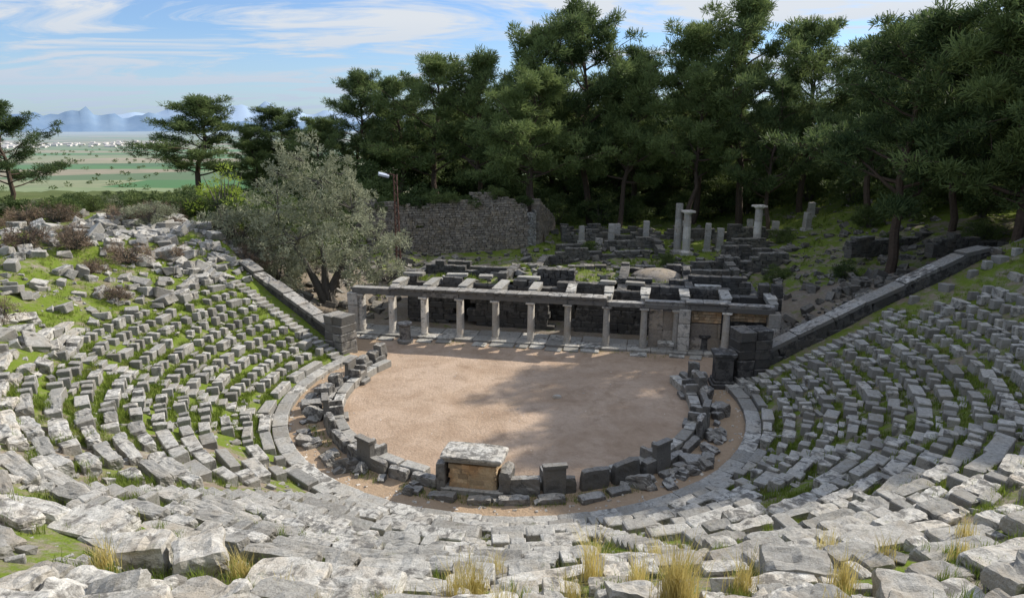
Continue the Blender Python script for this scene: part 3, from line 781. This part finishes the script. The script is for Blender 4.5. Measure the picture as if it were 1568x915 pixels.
bl = [(-22,66,3),(-19,66,4),(-16,66,4),(-24,70,3),(-20,71,4.5),(-18,74,5),(-15,72,4.5),
      (-20,58,3),(-16,60,3.5),(-13.5,66,4.5),(10,76,3),(-2,72,4),(-6,70,4),(-10,70,4),(5,76,3),(14,78,3),(20,80,3.4),(27,78,3.6),(33,76,4),(38,74,4),(44,72,4),(30,57,2),(34,68,3),(12,90,4),(0,88,4),(24,88,4),(-8,88,4.5),(34,88,4.5),(46,84,5),
      (-18,48,2),(-15.5,52,3),(-14.5,55,3.5),(-17,54,3),(19,86,4),(40,62,3),(48,66,4),(33,57,3),(37,58,3),(42,58,4),(40,48,3),(44,46,3),(36,52,2.4),(3,82,4),(9,84,4),(26,84,4),
      (13,56,1.2),(24,60,1.4),(7,60,1.2),(20,50,1.2),(28,50,1.4),(23,46,1.2),(18,46.5,1),(32,46,1.6),(14,50.5,1)]
for i,(x,y,h) in enumerate(bl): putS(SB[i%2],'bush',x,y,h,3,i,1.2)
for i in range(64):   # bushes on the left hillside, kept below the view over the plain
    x, y = -19-rng.uniform(0,26), rng.uniform(44,84)
    if x > -.42*y+3 and y > 70: continue
    h = rng.uniform(1.6,3.0)
    dd = math.hypot(x, y)
    h = min(h, 12.3-.082*dd-hz(x,y)) if dd > 50 else h
    if h < .9: continue
    putS(SB[i%2] if i % 5 else SO,'bush',x,y,h,3,i,1.4)
for i in range(22):
    x,y = rng.uniform(-32,-15), rng.uniform(34,48)
    p,q = toPQ(x,y)
    if math.hypot(p,q) < 21: continue
    putS(SBr[i%2],'brown_shrub',x,y,rng.uniform(.8,1.6),1.6,i,1.2)
for i,(x,y) in enumerate([(-18.5,22),(-20.5,26),(-17.7,17.5),(-19.3,32),(-21.5,34)]): putS(SBr[i%2],'brown_shrub',x,y,.9,1.6,i,1.2)
putS(SL,'lime_shrub',-20.0,47.5,5.2,5,1,1.1); putS(SO,'grey_shrub',-18.3,44.5,3.4,3,2); putS(SO,'grey_shrub',-23,43,1.8,3,4,1.3); putS(SO,'grey_shrub',-16.3,46,4.2,3,4,1.0)
for i,(x,y,z) in enumerate([(-12,61,5.2),(-10,61.4,5.4),(-7,62,5.6),(-5.5,62.3,5.6),(-1.5,63.2,6.0),(1,63.8,5.2),(-3.6,62.8,5.4),(-8.5,61.7,5.3)]):
    put(SB[i%2],'wall_plant',x,y,z+.9,i,1.5,3,z0=z-.2)
def olive():
    global rng
    keep = rng; rng = np.random.default_rng(77); mb = MB(); cen=[]; rc=[]
    for s_ in range(3):
        tube(mb, [(rng.normal(0,.25),rng.normal(0,.25),-.3),(s_*.5-.5,.1*s_,1.2),(s_*1.3-1.3,.2,2.8),(s_*2.2-2.4,.4*s_-.3,5)], [.34,.28,.18,.1], 8, 0)
    lobes = [(0,0,8.4,2.2),(-2.7,0,6.6,2.3),(2.1,0,6.6,2.1),(-1,-1.7,4.9,2.2),(1.8,-1.7,4.3,2.0),(-4.2,.3,4.4,2.1),(3.8,.2,4.6,1.9),(-.8,0,9.6,1.5),(1.4,.4,8.8,1.4),(-4.6,-.6,2.6,1.8),(-2.4,-1.5,2.5,1.7),(3.8,-.6,2.8,1.6),(0,1.8,6,2.5),(-2.0,.2,8.6,1.5),(-5.9,.2,2.0,1.5),(-6.8,.2,1.2,1.1),(1.9,-1.6,2.5,1.3),(-.9,1.5,3,1.8),(-3.4,-1.6,1.4,1.3),(4.3,-.2,1.7,1.3),(2.2,.9,1.9,1.3)]
    for lx,ly,lz,lr in lobes:
        for _ in range(int(lr*lr*6)):
            d = rng.normal(size=3); d /= np.linalg.norm(d); f = rng.uniform(.45,1.18)
            c = np.array([lx,ly,lz])+d*lr*f*np.array([1,1,.95]); c[2] = max(c[2], .5); cen.append(c); rc.append(rng.uniform(.22,.52))
            if rng.random() < .3: tube(mb, [(lx,ly,lz-.3), (np.array([lx,ly,lz])+c)/2+rng.normal(0,.15,3), c], [.05,.03,.01], 4, 0)
    quads(mb, cen, rc, 80, .17, .055, .9, 1, .1)
    o = mb.obj('olive_tree', [M_obark, M_olive]); x,y = -12.6,44.6; o.location = (x,y,hz(x,y)); rng = keep
olive()

def blades(mb, x, y, z, n, H, spread, wd, m=0):
    a = rng.uniform(0,6.28,n); l = rng.uniform(.5,1,n)*H; o = rng.normal(0,spread*.35,(n,2)); le = rng.uniform(.05,.5,n)*l
    b = np.column_stack([x+o[:,0], y+o[:,1], np.full(n,z-.04)]); dx = np.column_stack([np.cos(a),np.sin(a)])
    pr = np.column_stack([-np.sin(a),np.cos(a),np.zeros(n)])*wd*.5
    mid = b.copy(); mid[:,:2] += dx*le[:,None]*.3; mid[:,2] += l*.6
    tip = b.copy(); tip[:,:2] += dx*le[:,None]; tip[:,2] += l
    V = np.stack([b-pr,b+pr,mid+pr*.8,mid-pr*.8,tip+pr*.2,tip-pr*.2],1).reshape(-1,3); i = np.arange(n)*6
    mb.add(V, np.concatenate([np.stack([i,i+1,i+2,i+3],1), np.stack([i+3,i+2,i+4,i+5],1)]), None, m)
mb = MB()
def gpatch(n, samp, H, nb, wd, thr=.5):
    c = 0; t = 0
    while c < n and t < n*12:
        t += 1; x, y = samp()
        if float(vn(np.array(x*.9), np.array(y*.9), 21)) < thr: continue
        blades(mb, x, y, hz(x,y), nb, H*rng.uniform(.5,1.2), .18, wd); c += 1
def rowgap():
    i = rng.integers(0, 11); s = -1 if rng.random() < .6 else 1
    return POL(10.8+.72*i+rng.uniform(.38,.74), rad(s*rng.uniform(45,109)))
def fgap():
    i = rng.integers(4, 24); return POL(10.8+.72*i+rng.uniform(.40,.74), rad(rng.uniform(-50,62)))
gpatch(9000, rowgap, .24, 8, .024, .30)
gpatch(2200, sp(18.2,27,-112,-48), .2, 8, .022, .42)
gpatch(1500, sp(10.9,19,-45,60), .17, 8, .016, .55)
gpatch(2000, sp(18,25,60,108), .18, 7, .02, .45)
gpatch(4200, fgap, .28, 16, .012, .55)
for _ in range(90):
    x, y = POL(rng.uniform(17,24.5), rad(rng.uniform(-50,55))); z = hz(x,y)
    for _ in range(14): blades(mb, x+rng.normal(0,.18), y+rng.normal(0,.13), z+.03, 14, .28, .15, .011)
gpatch(420, sp(8.75,9.3,-60,60), .2, 10, .014, .4)
gpatch(200, lambda: W(rng.uniform(-9,9), rng.uniform(7,7.8)), .14, 8, .014, .4)
gpatch(2600, sr(0,36,56,84), .3, 7, .05, .4)
gpatch(900, sr(-10,26,47,58), .25, 7, .04, .4)
gpatch(500, sp(24,34,92,118), .3, 8, .04, .4)
for (a,b,c,d,z) in FILL:
    for _ in range(110):
        x, y = W(rng.uniform(a,b), rng.uniform(c,d))
        if float(vn(np.array(x*.7), np.array(y*.7), 21)) > .45: blades(mb, x, y, z+.05, 12, .28, .3, .03)
mb.obj('grass', [M_grass])
def tuft(x, y, H, n):
    mb = MB(); z = hz(x,y); blades(mb, x, y, z+.1, n, H, .26, .011); blades(mb, x, y, z+.1, int(n*.6), H*.5, .34, .012)
    mb.obj('dry_grass_tuft', [M_dry])
for x,y,H,n in [(-.6,9.0,.85,150),(-.1,7.6,.7,120),(1.4,10.2,1.1,90),(2.25,8.1,1.2,230),(2.5,8.4,.9,90),(3.5,8.9,.8,110),(4.9,8.7,.75,100),(-4.4,9.6,.6,90),(-6.4,9.3,.6,110),(-.3,10.9,.6,60),(7.4,9.8,.5,60),(.55,7.3,.5,60),(3.0,12.5,.5,50),(6.2,9.9,.5,50),(-1.7,8.4,.45,60),
    (-.85,8.6,.9,90),(5.6,10.6,.6,70),(-2.6,7.6,.4,50),(4.2,7.4,.5,70),(8.3,11,.5,60),(-3.4,8.7,.4,60),(.9,8.7,.6,60),(2.0,9.3,.8,70)]: tuft(x,y,H,n)
mb = MB(); x,y = -9.4,55.4; z = hz(x,y); hh = 8.5-z
for dx,dy in ((-.17,-.17),(.17,-.17),(.17,.17),(-.17,.17)): tube(mb,[(x+dx,y+dy,z-.2),(x+dx*.7,y+dy*.7,z+hh)],[.05,.04],5,0,True)
for i in range(16):
    a=z+i*hh/16; b=z+(i+1)*hh/16; s_ = 1 if i%2 else -1
    for e in (-1,1): tube(mb,[(x-.16*s_,y+.15*e,a),(x+.15*s_,y+.15*e,b)],[.025,.025],4); tube(mb,[(x+.15*e,y-.16*s_,a),(x+.15*e,y+.15*s_,b)],[.025,.025],4)
tube(mb,[(x,y,z+hh-.1),(x-.35,y-.1,z+hh+.05),(x-.8,y-.3,z+hh-.02)],[.05,.05,.04],6,0,True)
box(mb,(x-.85,y-.35,z+hh-.02),(.85,.42,.18),.35,(.35,.25),.02,1); box(mb,(x-.85,y-.36,z+hh-.13),(.65,.32,.06),.35,(.35,.25),.02,0)
mb.obj('floodlight_mast',[M_metal,M_lamp])
mb = MB()
for i in range(70):
    az = rad(rng.uniform(-36.5,-27)); d = rng.uniform(4300,5600); x, y = d*math.sin(az), d*math.cos(az)
    w_, l_, h_ = rng.uniform(12,22), rng.uniform(14,34), rng.uniform(5,9); z = -100
    V = [(x,y,z),(x+l_,y,z),(x+l_,y+w_,z),(x,y+w_,z),(x,y,z+h_),(x+l_,y,z+h_),(x+l_,y+w_,z+h_),(x,y+w_,z+h_),(x,y+w_/2,z+h_*1.5),(x+l_,y+w_/2,z+h_*1.5)]
    mb.add(V, [[0,1,5,4],[2,3,7,6],[4,5,9,8],[6,7,8,9],[1,2,6,5],[3,0,4,7]], [[5,6,9],[7,4,8]])
mb.obj('distant_village', [M_house])
mb = MB(); cen = []; rc = []   # hedgerow trees dotted over the plain
for i in range(260):
    az = rad(rng.uniform(-42,-18)); d = rng.uniform(900,5200); x, y = d*math.sin(az), d*math.cos(az); cen.append((x,y,-100+rng.uniform(2,5))); rc.append(rng.uniform(3,9))
quads(mb, cen, rc, 40, 3.0, 1.6, .55, 0, .1); mb.obj('distant_trees', [M_bush])

# ------------------------------------------------------------ mountains
def ridge(D, a0, a1, hf, mat):
    n = 260; A = np.radians(np.linspace(a0,a1,n)); V=[]
    for j,f in enumerate((0,.35,.7,1.0)):
        Dj = D*(1+.05*f); hh = np.array([hf(math.degrees(a)) for a in A])*f
        hh = hh*(1+.12*(vn(np.degrees(A)*3, np.full(n,j*1.), 5)-.5)*(f<1))
        V.append(np.stack([Dj*np.sin(A), Dj*np.cos(A), -110+hh],1))
    i,j = np.meshgrid(np.arange(3), np.arange(n-1), indexing='ij')
    Q = np.stack([i*n+j,i*n+j+1,(i+1)*n+j+1,(i+1)*n+j],-1).reshape(-1,4); mb = MB(); mb.add(np.concatenate(V),Q); mb.obj('mountain_range',[mat],None,True)
def f1(d):
    v = nz1(d,.55,31)*.42+nz1(d,1.7,32)*.38+nz1(d,5,33)*.2
    return 150+ v*(90+400*math.exp(-((d+31.0)/5.5)**2))
def f2(d):
    v = nz1(d,.25,41)*.6+nz1(d,1.1,42)*.3+nz1(d,3.1,42)*.1
    return 200+ v*(250+700*math.exp(-((d+19)/8)**2))
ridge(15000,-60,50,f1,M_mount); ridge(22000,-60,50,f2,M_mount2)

# ------------------------------------------------------------ world, sun, camera
AZ, EL = rad(60), rad(34)
w = bpy.data.worlds.new('World'); bpy.context.scene.world = w; w.use_nodes = True; nt = w.node_tree
for n in list(nt.nodes): nt.nodes.remove(n)
k = N(nt); out = nt.nodes.new('ShaderNodeOutputWorld'); sky = nt.nodes.new('ShaderNodeTexSky'); sky.sky_type = 'NISHITA'
sky.sun_disc = False; sky.sun_elevation = EL; sky.sun_rotation = AZ; sky.altitude = 100; sky.air_density = 1.0; sky.dust_density = .4; sky.ozone_density = 2.5
tc = nt.nodes.new('ShaderNodeTexCoord').outputs['Generated']; sx = nt.nodes.new('ShaderNodeSeparateXYZ'); nt.links.new(tc, sx.inputs[0])
zz = k.math('ADD', k.math('MAXIMUM', sx.outputs[2], 0), .07)
cb = nt.nodes.new('ShaderNodeCombineXYZ'); nt.links.new(k.math('DIVIDE', sx.outputs[0], zz), cb.inputs[0]); nt.links.new(k.math('MULTIPLY', k.math('DIVIDE', sx.outputs[1], zz), 1.7), cb.inputs[1])
cb.inputs[2].default_value = 3.7
c1 = k.noise(cb.outputs[0], .62, 10, .62, .9)
cf = k.mr(c1, .42, .56)
lowhaze = k.mr(sx.outputs[2], -.02, .12, .55, .10)
cf = k.math('MAXIMUM', k.math('MULTIPLY', cf, .95), lowhaze)
b1 = nt.nodes.new('ShaderNodeBackground'); nt.links.new(k.mix(1.0, sky.outputs[0], (.76,.96,1.25), 'MULTIPLY'), b1.inputs[0]); b1.inputs[1].default_value = .125
b2 = nt.nodes.new('ShaderNodeBackground'); nt.links.new(k.mix(k.mr(sx.outputs[2], 0, .14), (.50,.63,.82), (.86,.90,.95)), b2.inputs[0]); b2.inputs[1].default_value = .88
ms = nt.nodes.new('ShaderNodeMixShader'); nt.links.new(cf, ms.inputs[0]); nt.links.new(b1.outputs[0], ms.inputs[1]); nt.links.new(b2.outputs[0], ms.inputs[2]); nt.links.new(ms.outputs[0], out.inputs[0])
ld = bpy.data.lights.new('sun','SUN'); ld.energy = 4.9; ld.angle = rad(.6); ld.color = (1,.935,.84)
lo = bpy.data.objects.new('sun', ld); bpy.context.collection.objects.link(lo)
lo.rotation_euler = Vector((math.sin(AZ)*math.cos(EL), math.cos(AZ)*math.cos(EL), math.sin(EL))).to_track_quat('Z','Y').to_euler()
cd = bpy.data.cameras.new('camera'); cd.sensor_width = 36; cd.lens = 23.9; cd.clip_start = .1; cd.clip_end = 60000
co = bpy.data.objects.new('camera', cd); bpy.context.collection.objects.link(co); co.location = (0,0,12.3); co.rotation_euler = (rad(90-14.3),0,0)
sc = bpy.context.scene; sc.camera = co
sc.view_settings.view_transform = 'Standard'; sc.view_settings.look = 'None'; sc.view_settings.exposure = 0
